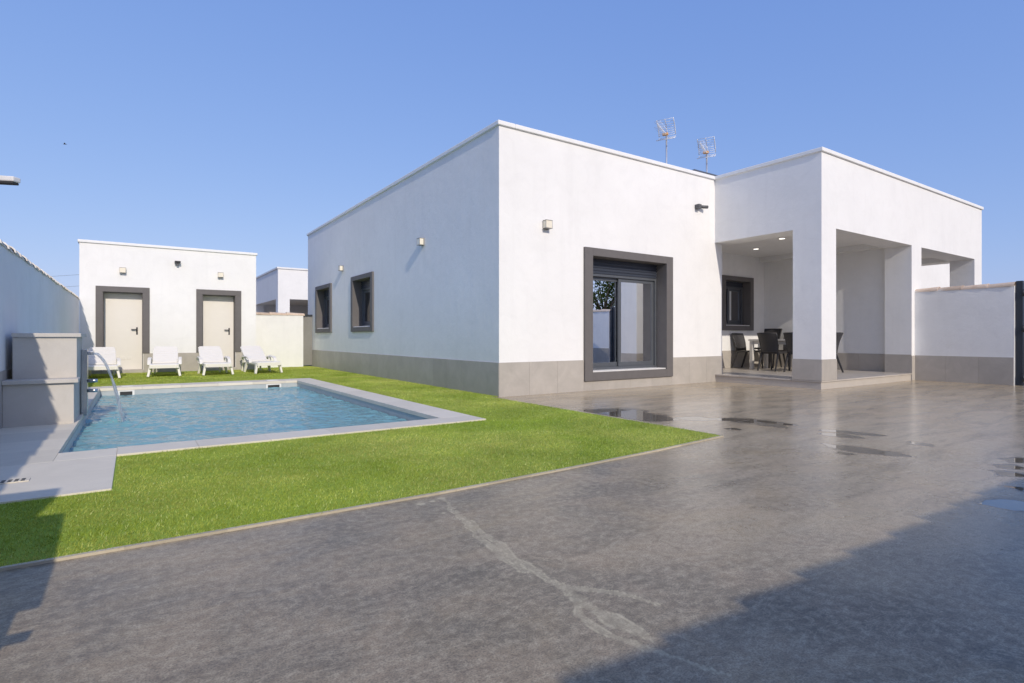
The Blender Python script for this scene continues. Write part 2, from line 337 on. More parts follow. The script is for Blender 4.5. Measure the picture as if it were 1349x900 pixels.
jw = np.stack([fbm(P, 2.2, 5) - .5, fbm(P, 2.2, 50) - .5], 1) * 0.16 + np.stack([fbm(P, 9, 6) - .5, fbm(P, 9, 60) - .5], 1) * 0.10
def streak(a, b, w):                          # a puddle lying between two spots
    d, tt = seg_dist(P + jw, [gnd(*a), gnd(*b)]); return np.clip(1.0 - 0.5 * d / (w * (0.35 + np.sin(math.pi * tt)) + 1e-5), 0, 1)
for a, b, wd in [((775,541),(850,546),.30), ((815,547),(884,553),.20), ((835,552),(880,555),.10), ((890,551),(945,552),.10), ((935,551),(1040,559),.11),
                 ((958,564),(976,567),.05), ((985,553),(1030,563),.07),
                 ((1078,567),(1160,573),.06), ((1080,571),(1135,577),.06), ((1080,585),(1160,598),.09), ((1125,592),(1205,604),.05), ((1100,596),(1115,601),.05),
                 ((1195,582),(1222,588),.05), ((1320,604),(1349,608),.09), ((1315,613),(1349,617),.05), ((1320,622),(1349,627),.08),
                 ((1325,642),(1375,650),.06), ((1290,662),(1380,670),.085)]:
    wet = np.maximum(wet, streak(a, b, wd))
wet *= (P[:,0] > 4.74) | ((P[:,0] > 3.72) & (P[:,1] > .62) & (P[:,1] < 1.68))
me = bpy.data.meshes.new('yard_paving'); me.from_pydata(np.column_stack([P, np.zeros(len(P))]).tolist(), [], F.tolist())
for nm, arr in (('vein', vein), ('wet', wet)):
    at = me.attributes.new(nm, 'FLOAT', 'POINT'); at.data.foreach_set('value', arr.astype(np.float32))
me.materials.append(M['concrete']); o = bpy.data.objects.new('yard_paving', me); COL.objects.link(o); struct(o)

# turf: base sheet, edging strip, blades
GX1 = 4.66
edge = [(WB, 3.06), (-0.45, 3.06), (0.38, 3.05), (1.53, 3.05), (2.6, 3.10), (3.6, 3.17), (GX1, 3.28)]
def edge_y(x): return np.interp(x, [p[0] for p in edge], [p[1] for p in edge])
m = MB()
for (xa, ya), (xb, yb) in zip(edge[:-1], edge[1:]): m.add([(xa,ya,.006),(xb,yb,.006),(xb,4.2,.006),(xa,4.2,.006)], [(0,1,2,3)])
for x0, x1, y0, y1 in [(WB, GX1, 4.2, 5.45), (3.25, GX1, 5.45, 7.44), (3.25, 4.81, 7.44, 13.05), (WB, 4.81, 13.05, 19.2)]:
    m.add([(x0,y0,.006),(x1,y0,.006),(x1,y1,.006),(x0,y1,.006)], [(0,1,2,3)])
struct(m.build('turf_base', 'turfbase'))
m = MB()
for (xa, ya), (xb, yb) in zip(edge[:-1], edge[1:]):
    n = max(1, int((xb-xa)/.3))
    for k in range(n):
        t0, t1 = k/n, (k+1)/n; m.k = random.uniform(.8, 1.1)
        A = (xa+(xb-xa)*t0, ya+(yb-ya)*t0); Bq = (xa+(xb-xa)*t1, ya+(yb-ya)*t1)
        m.hexa([(A[0],A[1]-.024,-.02),(Bq[0],Bq[1]-.024,-.02),(Bq[0],Bq[1],-.02),(A[0],A[1],-.02)], [(A[0],A[1]-.024,.012),(Bq[0],Bq[1]-.024,.012),(Bq[0],Bq[1],.012),(A[0],A[1],.012)])
y = 3.29
while y < 7.40: m.k = random.uniform(.8, 1.1); m.box(GX1, GX1+.02, y, min(y+.3, 7.43), -.02, .010); y += .3
struct(m.build('turf_edging', 'kerb'))
def blades(regions):
    V = []; T = []
    for x0, x1, y0, y1, dens, hh, ww, lim in regions:
        n = int((x1-x0)*(y1-y0)*dens); p = np.column_stack([rng.uniform(x0,x1,n), rng.uniform(y0,y1,n)])
        if lim: p = p[p[:,1] > edge_y(p[:,0]) - 0.012 + rng.normal(0, .006, n)]
        n = len(p); an = rng.uniform(0, 2*math.pi, n); h = hh * rng.uniform(.55, 1.2, n) * (0.75 + .5*fbm(p, 3, 9)); wd = ww * rng.uniform(.7, 1.3, n)
        la = rng.uniform(0, 2*math.pi, n); le = h * rng.uniform(.2, 1.1, n)
        lx = np.cos(la)*le + .25*h; ly = np.sin(la)*le - .35*h
        c, s = np.cos(an)*wd/2, np.sin(an)*wd/2
        v = np.zeros((n, 3, 3)); v[:,0] = np.column_stack([p[:,0]-c, p[:,1]-s, np.full(n, .004)]); v[:,1] = np.column_stack([p[:,0]+c, p[:,1]+s, np.full(n, .004)])
        v[:,2] = np.column_stack([p[:,0]+lx, p[:,1]+ly, .004+h]); V.append(v.reshape(-1, 3)); T.append(rng.uniform(.76, 1.18, n) * (0.72 + .56 * fbm(p, 2.4, 41)))
    V = np.concatenate(V); T = np.concatenate(T); n = len(T)
    me = bpy.data.meshes.new('grass'); me.vertices.add(len(V)); me.vertices.foreach_set('co', V.ravel())
    me.loops.add(len(V)); me.loops.foreach_set('vertex_index', np.arange(len(V))); me.polygons.add(n)
    me.polygons.foreach_set('loop_start', np.arange(0, len(V), 3)); me.update(calc_edges=True)
    ca = me.attributes.new('tone', 'FLOAT_COLOR', 'FACE'); ca.data.foreach_set('color', np.repeat(T.astype(np.float32), 4))
    me.materials.append(M['blades']); o = bpy.data.objects.new('grass', me); COL.objects.link(o); o['kind'] = 'stuff'
    tag(o, 'bright green artificial turf around the swimming pool', 'grass')
blades([(WB, GX1, 3.0, 4.21, 15000, .017, .0045, True), (-0.1, GX1, 4.21, 5.39, 11000, .017, .005, False), (3.31, GX1+.01, 5.39, 7.43, 8000, .017, .006, False),
        (3.31, 4.79, 7.43, 13.1, 4500, .017, .009, False), (WB, 4.79, 13.1, 17.76, 2400, .017, .014, False), (3.0, 4.79, 17.76, 19.1, 2200, .017, .014, False)])

# ------------------------------------------------------------------ swimming pool
CZ = 0.022                                     # top of coping
pool = thing('swimming_pool', (1.2, 9.1, 0), 'rectangular turquoise swimming pool with pale stone rim set in the turf', 'swimming pool')
m = MB()
def slabs(x0, x1, y0, y1, lx, ly, z0, z1, g=.0018):
    nx = max(1, round((x1-x0)/lx)); ny = max(1, round((y1-y0)/ly))
    for i in range(nx):
        for j in range(ny):
            m.k = random.uniform(.9, 1.06); ax = x0+(x1-x0)*i/nx; ay = y0+(y1-y0)*j/ny
            m.box(ax+g/2, ax+(x1-x0)/nx-g/2, ay+g/2, ay+(y1-y0)/ny-g/2, z0, z1)
slabs(-0.11, 3.32, 5.40, PY0, .6, 1, -.03, CZ); slabs(PX1, 3.32, PY0, PY1, 1, .6, -.03, CZ); slabs(PX0, 3.32, PY1, 13.08, .6, 1, -.03, CZ)
m.build('coping', 'coping', pool, .003)
m = MB(); z0, z1 = -1.45, -.032; tk = .2
m.box(PX0-tk, PX0+.002, PY0-tk, PY1+tk, z0, z1); m.box(PX1+.012, PX1+tk, PY0-tk, PY1+tk, z0, z1)
m.box(PX0+.002, PX1+.012, PY0-tk, PY0-.012, z0, z1); m.box(PX0+.002, PX1+.012, PY1+.012, PY1+tk, z0, z1)
m.build('pool_wall', 'poolwall', pool)
m = MB(); m.box(PX0-tk, PX1+tk, PY0-tk, PY1+tk, -1.6, -1.45); m.build('pool_floor', 'lining', pool)
for x0, x1 in ((-0.24, 0.02), (2.30, 2.60)):
    m = MB(); yw = PY1 + .010
    m.box(x0, x0+.035, yw-.02, yw, -.17, -.034); m.box(x1-.035, x1, yw-.02, yw, -.17, -.034); m.box(x0+.035, x1-.035, yw-.02, yw, -.055, -.034)
    sk = m.build('skimmer', 'skimmer', pool); m = MB(); m.box(x0+.035, x1-.035, yw-.008, yw-.004, -.17, -.056); m.build('opening', 'dark', sk)
    m = MB(); m.box(x0+.06, x1-.02, PY1+.20, PY1+.42, CZ, CZ+.006); m.build('skimmer_lid', 'skimmer', pool)
# water surface, real ripples
WZ = -0.115
nx, ny = 270, 536
X, Y = np.meshgrid(np.linspace(PX0, PX1, nx), np.linspace(PY0, PY1, ny)); Pw = np.stack([X.ravel(), Y.ravel()], 1)
Z = np.zeros(len(Pw))
for k in range(80):
    an = rng.uniform(0, 2*math.pi); lam = .07 + .40 * rng.random()**2.2; an = rng.normal(1.0, .8); kx, ky = math.cos(an)*2*math.pi/lam, math.sin(an)*2*math.pi/lam
    Z += lam * .0034 * np.sin(kx*Pw[:,0] + ky*Pw[:,1] + rng.uniform(0, 6.28))
Z *= .55 + .9 * fbm(Pw, .8, 21)
SPL = np.array([-0.20, 8.62]); r = np.linalg.norm(Pw - SPL, axis=1)
Z += .018 * np.cos(r * 30) * np.exp(-r * 1.6) + .03 * np.exp(-(r/.12)**2) * fbm(Pw, 25, 4)
i = np.arange((nx-1)*(ny-1)); q = (i // (nx-1))*nx + i % (nx-1)
me = bpy.data.meshes.new('pool_water'); me.from_pydata(np.column_stack([Pw, WZ+Z]).tolist(), [], np.stack([q, q+1, q+nx+1, q+nx], 1).tolist())
me.polygons.foreach_set('use_smooth', [True]*len(me.polygons)); me.materials.append(M['water']); o = bpy.data.objects.new('water', me); COL.objects.link(o); struct(o)

# paved pool deck
m = MB(); slabs(WB, -0.11, 4.23, 5.398, 1.02, 1.17, -.03, CZ-.005); slabs(WB, PX0, 5.40, 13.08, .64, .6, -.03, CZ-.005)
m2 = m; o = struct(m2.build('pool_deck', 'coping', None, .002))
m = MB(); slabs(PX0, -0.11, 5.40, PY0, .4, .4, -.03, CZ-.005); o = struct(m.build('pool_deck', 'coping', None, .002))
g = thing('floor_drain', (-0.75, 4.78, CZ), 'small slotted drain grate in the pool deck at the left edge', 'drain')
m = MB(); m.box(-0.98, -0.56, 4.74, 4.83, CZ-.004, CZ+.002); m.build('grate_frame', 'coping', g)
m = MB()
for k in range(12): m.box(-0.965+k*.033, -0.945+k*.033, 4.75, 4.777, CZ+.002, CZ+.0035); m.box(-0.965+k*.033, -0.945+k*.033, 4.792, 4.82, CZ+.002, CZ+.0035)
m.build('slots', 'dark', g)

# ------------------------------------------------------------------ walls
def ridge_tiles(m, p0, p1, z, r=.125, step=.40):
    p0 = Vector(p0); p1 = Vector(p1); L = (p1-p0).length; d = (p1-p0)/L; s = Vector((-d.y, d.x, 0)); n = int(L/step); st = L/n
    for k in range(n):
        m.k = random.uniform(.8, 1.12); ln = st + .045
        dz = random.uniform(-.006, .006); sk = random.uniform(-.008, .008)
        rings = []
        for e, (tt, rr, zz) in enumerate([(0, r, .0), (ln, r*.84, -.012)]):
            c = p0 + d*(k*st + tt) + s*sk
            for off in (0, -.016):
                rings.append([c + s*math.cos(a)*(rr+off) + Vector((0, 0, z + dz + zz + math.sin(a)*(rr+off)*.72)) for a in [math.pi*j/8 for j in range(9)]])
        vs = [v for g in rings for v in g]; fs = []
        for j in range(8):
            fs += [(j, j+1, 18+j+1, 18+j), (9+j+1, 9+j, 27+j, 27+j+1), (j+1, j, 9+j, 9+j+1), (18+j, 18+j+1, 27+j+1, 27+j)]
        fs += [(0, 18, 27, 9), (8, 17, 35, 26)]
        m.add(vs, fs)
def plinth_run(m, axis, c, a, b, z0, z1, out, thick=.012, step=.59, g=.0022, start=None):
    """row of stone tiles on a face; axis 'x' runs along x at y=c facing -y; axis 'y' runs along y at x=c; out = -1/+1"""
    n = max(1, round((b-a)/step)); st = (b-a)/n
    for k in range(n):
        m.k = random.uniform(.94, 1.05); u0, u1 = a+k*st+g/2, a+(k+1)*st-g/2; lo, hi = sorted((c, c+out*thick))
        if axis == 'x': m.box(u0, u1, lo, hi, z0, z1)
        else: m.box(lo, hi, u0, u1, z0, z1)
def boundary(name, x0, x1, y0, y1, h, label, tiles, plinths=(), tm='tile'):
    t = thing(name, ((x0+x1)/2, (y0+y1)/2, 0), label, 'wall')
    m = MB(); m.box(x0, x1, y0, y1, -.05, h); m.build('wall_body', 'wallwhite', t)
    if tiles: m = MB(); ridge_tiles(m, tiles[0], tiles[1], h - .01); m.build('tile_coping', tm, t)
    if plinths:
        m = MB()
        for p in plinths: plinth_run(m, *p)
        m.build('plinth', 'plinth', t, .002)
    return t
boundary('boundary_wall', WB-.2, WB, -2.5, 17.72, 1.92, 'long white garden wall with pale ridge tiles and grey plinth, left of the pool', ((WB-.1, -2.5, 0), (WB-.1, 17.72, 0)), [('y', WB, -2.28, 17.7, -.02, .60, 1)], 'tilepale')
boundary('boundary_wall', WB, 14.35, -2.5, -2.3, 1.92, 'white tile topped wall behind the photographer facing the house front', ((WB, -2.4, 0), (14.35, -2.4, 0)), [('x', -2.3, WB+.012, 14.33, -.02, .55, 1)])
boundary('boundary_wall', 14.36, 14.56, 3.50, 5.19, 1.97, 'short white wall with clay tile ridge between the porch pillar and dark gate', ((14.46, 3.50, 0), (14.46, 5.187, 0)), [('y', 14.36, 3.51, 5.18, .0, .55, -1)])
boundary('boundary_wall', 14.36, 14.56, -2.5, 0.68, 1.92, 'white tile topped street wall beyond the gate on the right', ((14.46, -2.5, 0), (14.46, .68, 0)), [('y', 14.36, -2.28, .67, .0, .55, -1)])
boundary('boundary_wall', 2.99, 4.50, 18.5, 18.68, 1.66, 'low plain white wall between the outbuilding and the big house', ((2.99, 18.59, 0), (4.50, 18.59, 0)))
t = thing('gap_panel', (4.65, 18.6, 0), 'narrow dark grey panel in the gap beside the big house far corner', 'gate')  # thin dark grey panel filling the gap
m = MB(); m.box(4.505, 4.80, 18.60, 18.64, .05, 1.62); m.build('panel', 'lampmetal', t); m = MB(); m.box(4.502, 4.803, 18.57, 18.67, 1.625, 1.68); m.build('top_rail', 'gate', t)
# drive gate
t = thing('drive_gate', (14.45, 2.0, 0), 'anthracite sheet metal drive gate with hinges at the right edge', 'gate')
for ya in (3.385, .70): m = MB(); m.box(14.40, 14.50, ya, ya+.1, 0, 2.06); m.build('post', 'gate', t, .004)
for a, b in ((2.10, 3.36), (.825, 2.08)):
    m = MB(); m.box(14.42, 14.48, a, a+.06, .06, 2.03); m.box(14.42, 14.48, b-.06, b, .06, 2.03)
    for z in (.06, 1.16, 1.97): m.box(14.42, 14.48, a+.06, b-.06, z, z+.06)
    fr_ = m.build('leaf_frame', 'gate', t, .003); m = MB(); m.box(14.445, 14.455, a+.06, b-.06, .12, 1.97); m.build('leaf_panel', 'gate', fr_)
for z in (.15, 1.12, 1.82):
    m = MB(); m.tube([(14.385, 3.372, z-.07), (14.385, 3.372, z+.07)], .018, 10); m.box(14.385, 14.399, 3.345, 3.42, z-.03, z+.03); m.build('hinge', 'gate', t)

# ------------------------------------------------------------------ houses
def wall_x(m, x0, x1, y0, y1, z0, z1, holes):   # wall running along x, with rectangular holes (xa, xb, za, zb)
    xs = x0
    for xa, xb, za, zb in sorted(holes):
        m.box(xs, xa, y0, y1, z0, z1); m.box(xa, xb, y0, y1, z0, za); m.box(xa, xb, y0, y1, zb, z1); xs = xb
    m.box(xs, x1, y0, y1, z0, z1)
def wall_y(m, x0, x1, y0, y1, z0, z1, holes):
    ys = y0
    for ya, yb, za, zb in sorted(holes):
        m.box(x0, x1, ys, ya, z0, z1); m.box(x0, x1, ya, yb, z0, za); m.box(x0, x1, ya, yb, zb, z1); ys = yb
    m.box(x0, x1, ys, y1, z0, z1)
MIR = None
def mb():
    return MB()
def window(root, a, b, z0, z1, place, sh=0.28, depth=.22, label=None, vertical=False, open_=0):
    """window opening from a..b (outer surround) ; place maps (u, out, z) -> world, out is metres towards the outside"""
    fw = .19 if not vertical else .15
    def B3(m, u0, u1, o0, o1, za, zb):
        p = [place(u, o, z) for z in (za, zb) for (u, o) in ((u0, o0), (u1, o0), (u1, o1), (u0, o1))]
        m.hexa(p[:4], p[4:]); return m
    m = MB(); pr = .045; d = -depth
    B3(m, a, a+fw, d, pr, z0, z1); B3(m, b-fw, b, d, pr, z0, z1); B3(m, a+fw, b-fw, d, pr, z0, z0+fw*.8); B3(m, a+fw, b-fw, d, pr, z1-fw*.75, z1)
    wn = m.build('window', 'surround', root, .004)
    if label: wn['label'] = label
    ia, ib, ja, jb = a+fw, b-fw, z0+fw*.8, z1-fw*.75
    m = MB(); B3(m, ia+.002, ib-.002, d-.05, .02, ja, ja+.022); m.build('sill', 'sill', wn, .003)
    ja += .022
    m = MB(); B3(m, ia, ib, d-.06, d-.005, jb-sh, jb-.002)
    n = int(sh/.05)
    for k in range(n): B3(m, ia+.004, ib-.004, d-.005, d+.008, jb-sh+.006+k*sh/n, jb-sh+sh/n-.006+k*sh/n)
    m.build('roller_shutter', 'shutter', wn)
    jt = jb - sh; f = .045
    m = MB(); B3(m, ia, ia+f, d-.10, d, ja, jt); B3(m, ib-f, ib, d-.10, d, ja, jt); B3(m, ia+f, ib-f, d-.10, d, ja, ja+f); B3(m, ia+f, ib-f, d-.10, d, jt-f, jt)
    m.build('frame', 'alu', wn, .003)
    mid = (ia+ib)/2; f2 = .065
    for (u0, u1, o) in ((ia+f, mid+.05, d-.075), (mid-.05, ib-f, d-.035)):
        m = MB(); za, zb = ja+f, jt-f
        B3(m, u0, u0+f2, o-.03, o, za, zb); B3(m, u1-f2, u1, o-.03, o, za, zb); B3(m, u0+f2, u1-f2, o-.03, o, za, za+f2+.02); B3(m, u0+f2, u1-f2, o-.03, o, zb-f2, zb)
        s = m.build('sash', 'alu', wn, .003)
        m = MB(); B3(m, u0+f2, u1-f2, o-.019, o-.013, za+f2+.02, zb-f2); m.build('pane', 'glass', s)
    return wn
def cornice(m, segs, z, hgt=.075):
    for x0, x1, y0, y1 in segs: m.box(x0, x1, y0, y1, z-hgt, z)

HX0, HX1, HY0, HY1, HT = 4.81, 10.58, 7.437, 19.16, 4.40
BX0, BX1, BY0, BY1 = 10.33, 14.46, 5.193, 5.725 # porch
BW = 8.75                                       # porch back wall
def house(S, name, label, detail=True):
    """S maps plan x -> world x (identity, or the mirror image for the other half of the pair)"""
    L = (S(9.0), 12.0, 0); root = thing(name, L, label, 'house')
    def bld(m, nm, mat, par=None, bev=0.0):
        m.v = [(S(x), y, z) for x, y, z in m.v]
        if S(1) - S(0) < 0: m.f = [f[::-1] for f in m.f]
        return m.build(nm, mat, par or root, bev)
    wt = .30
    W1 = (16.45+.13, 18.10-.13, 1.09+.10, 2.54-.09); W2 = (13.01+.13, 14.62-.13, 1.09+.10, 2.54-.09); WF = (6.59+.17, 8.93-.17, .17+.13, 2.55-.12)
    WP = (12.41+.13, 13.78-.13, 1.13+.10, 2.54-.09)
    m = MB(); wall_y(m, HX0, HX0+wt, HY0, HY1, -.05, HT-.075, [W1, W2])
    wall_x(m, HX0+wt, HX1, HY0, HY0+wt, -.05, HT-.075, [WF])
    m.box(HX1-wt, HX1, HY0+wt, BW, -.05, HT-.075)
    wall_x(m, HX1-wt, BX1-.13, BW, BW+wt, -.05, HT-.075, [WP])
    m.box(BX1-.13, BX1, BY1, HY1, -.05, HT-.075)              # party wall
    m.box(HX0+wt, BX1-.13, HY1-wt, HY1, -.05, HT-.075)
    bld(m, 'wall', 'white')
    m = MB(); m.box(HX0+wt, HX1-wt, HY0+wt, HY1-wt, 3.2, 3.9); m.box(HX1-wt, BX1-.13, BW+wt, HY1-wt, 3.2, 3.9); bld(m, 'roof', 'roof')
    m = MB(); m.box(HX0+wt, HX1-wt, HY0+wt, BW+wt, .0, .14); m.box(HX0+wt, BX1-.13, BW+wt, HY1-wt, 0, .14)
    m.box(HX0+wt, HX1-wt, 12.0, 12.1, .14, 3.2); m.box(9.2, 9.3, 12.1, HY1-wt, .14, 3.2); m.box(HX0+wt, 9.2, 15.4, 15.5, .14, 3.2); m.box(HX1-.1, BX1-.13, 11.5, 11.6, .14, 3.2)
    bld(m, 'interior', 'inside')
    # porch: pillars, lintels, slab
    m = MB(); zo = 2.98; m.box(BX0, 10.86, BY0, BY1, .155, zo); bld(m, 'corner_pillar', 'white')
    m = MB(); m.box(14.20, BX1, BY0, BY1, -.05, zo); bld(m, 'party_pillar', 'white')
    m = MB(); m.box(BX0, BX1, BY0, BY1, zo, HT-.075); m.box(BX0, 10.86, BY1, HY0, zo, HT-.075); bld(m, 'porch_lintel', 'white')
    m = MB(); m.box(10.86, BX1-.13, BY1, HY0, 3.12, 3.9); m.box(HX1, BX1-.13, HY0, BW, 3.12, 3.9); m.box(14.10, BX1-.131, BY1, BW-.002, 3.0, 3.119); bld(m, 'porch_ceiling', 'white')
    m = MB(); m.box(BX0+.012, BX1-.01, BY0+.012, HY0, -.05, .125); m.box(HX1, BX1-.13, HY0, BW, -.05, .125); bld(m, 'porch_step', 'floor', None, .003)
    m = MB(); nx_, ny_ = 6, 4
    for i in range(nx_):
        m.k = random.uniform(.95, 1.04); xa, xb = BX0-.006+(14.20-BX0)*i/nx_, BX0-.006+(14.20-BX0)*(i+1)/nx_-.003
        for j in range(ny_):
            m.k = random.uniform(.94, 1.04); ya, yb = BY0-.006+(HY0-BY0+.004)*j/ny_, BY0-.006+(HY0-BY0+.004)*(j+1)/ny_-.003
            m.box(xa, xb, ya, yb, .127, .156)
    m.box(HX1+.002, BX1-.132, HY0, BW-.002, .127, .156)
    bld(m, 'porch_floor', 'floor', None, .002)
    # cornice
    e = .035; z = HT; m = MB()
    m.box(HX0-e, HX0+wt, HY0-e, HY1+e, z-.075, z); m.box(HX0+wt, BX0-e, HY0-e, HY0+wt, z-.075, z)
    m.box(BX0-e, BX0+wt, BY0-e, HY0+wt, z-.075, z); m.box(BX0+wt, BX1, BY0-e, BY0+wt, z-.075, z); m.box(HX0+wt, BX1, HY1-wt, HY1+e, z-.075, z)
    bld(m, 'cornice', 'cornice', None, .012)
    # stone plinth
    p = .545; m = MB(); th = .012
    plinth_run(m, 'y', HX0, HY0-.012, HY1, -.02, p, -1)
    plinth_run(m, 'x', HY0, HX0, 6.589, -.02, p, -1, .012, .6); plinth_run(m, 'x', HY0, 8.931, HX1, -.02, p, -1, .012, .62); plinth_run(m, 'x', HY0, 6.589, 8.931, -.02, .168, -1, .012, .6)
    bld(m, 'plinth', 'plinth', None, .002); m = MB()
    plinth_run(m, 'y', HX1, HY0-.012, BW-.012, .157, p+.06, 1)
    plinth_run(m, 'x', BW, HX1, BX1-.142, .157, p+.06, -1)
    plinth_run(m, 'y', BX1-.13, BY1, BW, .157, p+.02, -1)
    bld(m, 'porch_plinth', 'plinth', None, .002); m = MB()
    plinth_run(m, 'y', 14.20, BY0, BY1, .157, p+.02, -1, .010)
    plinth_run(m, 'x', BY0, 14.19, 14.355, -.02, p, -1)
    bld(m, 'pillar_plinth', 'plinth', None, .002); m = MB()
    plinth_run(m, 'y', BX0, BY0-.012, BY1+.012, .157, p, -1); plinth_run(m, 'x', BY0, BX0, 10.86, .157, p, -1)
    plinth_run(m, 'y', 10.86, BY0-.012, BY1+.012, .157, p, 1); plinth_run(m, 'x', BY1, BX0, 10.86, .157, p, 1)
    bld(m, 'pillar_plinth', 'plinth', None, .002)
    if detail:
        window(root, 6.59, 8.93, .17, 2.55, lambda u, o, z: (u, HY0 - o, z))
        window(root, 13.01, 14.62, 1.09, 2.54, lambda u, o, z: (HX0 - o, u, z), .2, .2, None, True)
        window(root, 16.45, 18.10, 1.09, 2.54, lambda u, o, z: (HX0 - o, u, z), .2, .2, None, True)
        window(root, 12.41, 13.78, 1.13, 2.54, lambda u, o, z: (u, BW - o, z), .14, .2, None, True)
        for dx, dy in ((11.74, 6.75), (10.95, 6.76), (12.6, 7.9)):
            m = MB(); m.tube([(dx, dy, 3.119), (dx, dy, 3.108)], .085, 20); r_ = m.build('downlight', 'sill', root)
            m = MB(); m.tube([(dx, dy, 3.1075), (dx, dy, 3.105)], .062, 20); m.build('lens', 'glow', r_)
    return root
house(lambda x: x, 'house', 'large white flat roofed house with grey plinth, big sliding window and open porch')
house(lambda x: 2*14.46 - x, 'house', 'attached white twin house with a porch opening showing above the low tile topped wall', False)

# house lamps and fixtures
def wall_lamp(p, n, label, nm='wall_lamp', grp='square glass wall lamps'):
    n = Vector(n); s = Vector((-n.y, n.x, 0)); t = thing(nm, p, label, 'wall lamp', grp); p = Vector(p)
    def B3(m, u0, u1, o0, o1, za, zb):
        q = [p + s*u + n*o + Vector((0,0,z)) for z in (za, zb) for (u, o) in ((u0,o0),(u1,o0),(u1,o1),(u0,o1))]; m.hexa(q[:4], q[4:])
    m = MB(); B3(m, -.055, .055, 0, .018, -.075, .075); B3(m, -.012, .012, .018, .03, -.02, .02); m.build('back_plate', 'lampmetal', t, .002)
    m = MB(); B3(m, -.065, .065, .022, .105, -.062, .062); m.build('glass_shade', 'lampglass', t, .006)
    m = MB(); B3(m, -.07, .07, .02, .11, .063, .07); B3(m, -.07, .07, .02, .11, -.07, -.063)
    for u in (-.07, .066): B3(m, u, u+.004, .106, .11, -.063, .063)
    m.build('frame', 'lampmetal', t)
    return t
wall_lamp((5.74, HY0, 2.84), (0,-1,0), 'square glass wall lamp on the sunlit house front left of the big window')
wall_lamp((HX0, 10.24, 2.86), (-1,0,0), 'square glass wall lamp casting a long shadow on the shaded wall nearest the house corner')
wall_lamp((HX0, 15.43, 2.86), (-1,0,0), 'square glass wall lamp on the shaded house wall between the two small windows')
OY = 17.80
wall_lamp((-0.23, OY, 2.70), (0,-1,0), 'square glass wall lamp above the left outbuilding door')
wall_lamp((2.05, OY, 2.72), (0,-1,0), 'square glass wall lamp above the right outbuilding door')
def fixture(p, label, grp, side=1):
    t = thing('security_light', p, label, 'security light', grp); x, y, z = p
    m = MB(); m.box(x-.045, x+.045, y-.11, y, z-.045, z+.05); m.build('housing', 'greycam', t, .008)
    m = MB(); m.tube([(x+.05, y-.06, z+.005), (x+.22*side, y-.12, z+.01)], .034, 14); m.build('sensor_barrel', 'greycam', t)
    return t
fixture((9.70, HY0, 3.66), 'dark grey security light high on the house front beside the porch', 'dark security lights')
t = thing('security_light', (1.0, OY, 2.99), 'dark grey security light on the outbuilding between the two doors', 'security light', 'dark security lights')
m = MB(); m.box(.93, 1.07, OY-.16, OY, 2.98, 3.03); m.box(.97, 1.03, OY-.12, OY, 2.92, 2.98); m.build('housing', 'greycam', t, .006)
m = MB(); m.box(.94, 1.06, OY-.163, OY-.160, 2.985, 3.025); m.build('lens', 'dark', t)

# ------------------------------------------------------------------ outbuilding
ob = thing('outbuilding', (.9, 19.3, 0), 'small white flat roofed outbuilding with two cream doors behind the pool', 'outbuilding')
OX0, OX1, OT = -1.13, 2.99, 3.43
D = [(-.65, .21, .06, 2.13), (1.60, 2.44, .06, 2.15)]
m = MB(); wall_x(m, OX0, OX1, OY, OY+.40, -.05, OT-.07, D); m.box(OX0, OX0+.25, OY+.40, 20.8, -.05, OT-.07); m.box(OX1-.25, OX1, OY+.40, 20.8, -.05, OT-.07); m.box(OX0+.25, OX1-.25, 20.55, 20.8, -.05, OT-.07)
m.build('wall', 'white', ob)
m = MB(); m.box(OX0+.25, OX1-.25, OY+.40, 20.55, 2.7, 3.2); m.build('roof', 'roof', ob)
e = .035; m = MB(); m.box(OX0-e, OX1+e, OY-e, OY+.25, OT-.07, OT); m.box(OX0-e, OX0+.25, OY+.25, 20.8, OT-.07, OT); m.box(OX1-.25, OX1+e, OY+.25, 20.8, OT-.07, OT); m.build('cornice', 'cornice', ob, .01)
for xa, xb, stp in ((OX0, -.66, .59), (.22, 1.59, .68), (2.45, OX1, .54)): m = MB(); plinth_run(m, 'x', OY, xa, xb, -.02, .52, -1, .012, stp); m.build('plinth', 'plinth', ob, .002)
for a, b, za, zb in D:
    m = MB(); f = .15; pr = .03
    m.box(a-f, a, OY-pr, OY-.0005, .523, zb); m.box(b, b+f, OY-pr, OY-.0005, .523, zb); m.box(a-f, b+f, OY-pr, OY-.0005, zb, zb+f*.95)
    m.box(a, a+.012, OY-.0005, OY+0.2700, za, zb); m.box(b-.012, b, OY-.0005, OY+0.2700, za, zb); m.box(a+.012, b-.012, OY-.0005, OY+0.2700, zb-.012, zb)
    dr = m.build('door_surround', 'surround', ob, .003)
    m = MB(); m.box(a+.014, b-.014, OY+0.2700, OY+0.3100, za+.03, zb-.014); d = m.build('door', 'door', ob, .003)
    m = MB()
    for k in range(3):
        xx = (a+b)/2 + (k-1)*.13 - .05; m.box(xx, xx+.10, OY+0.2620, OY+0.2695, .36, .44)
    m.build('vent', 'door', d, .004)
    m = MB(); hx = b - .13; m.box(hx-.018, hx+.018, OY+0.2620, OY+0.2690, 1.02, 1.22); m.tube([(hx, OY+0.2600, 1.16), (hx, OY+0.2150, 1.16)], .011, 8); m.bar((hx+.01, OY+0.2150, 1.16), (hx-.13, OY+0.2150, 1.16), .022, .022); m.build('handle', 'black', d)
    m = MB(); m.box(a-.02, b+.02, OY-.05, OY+.34, -.02, za+.028); m.build('doorstep', 'plinth', ob, .004)

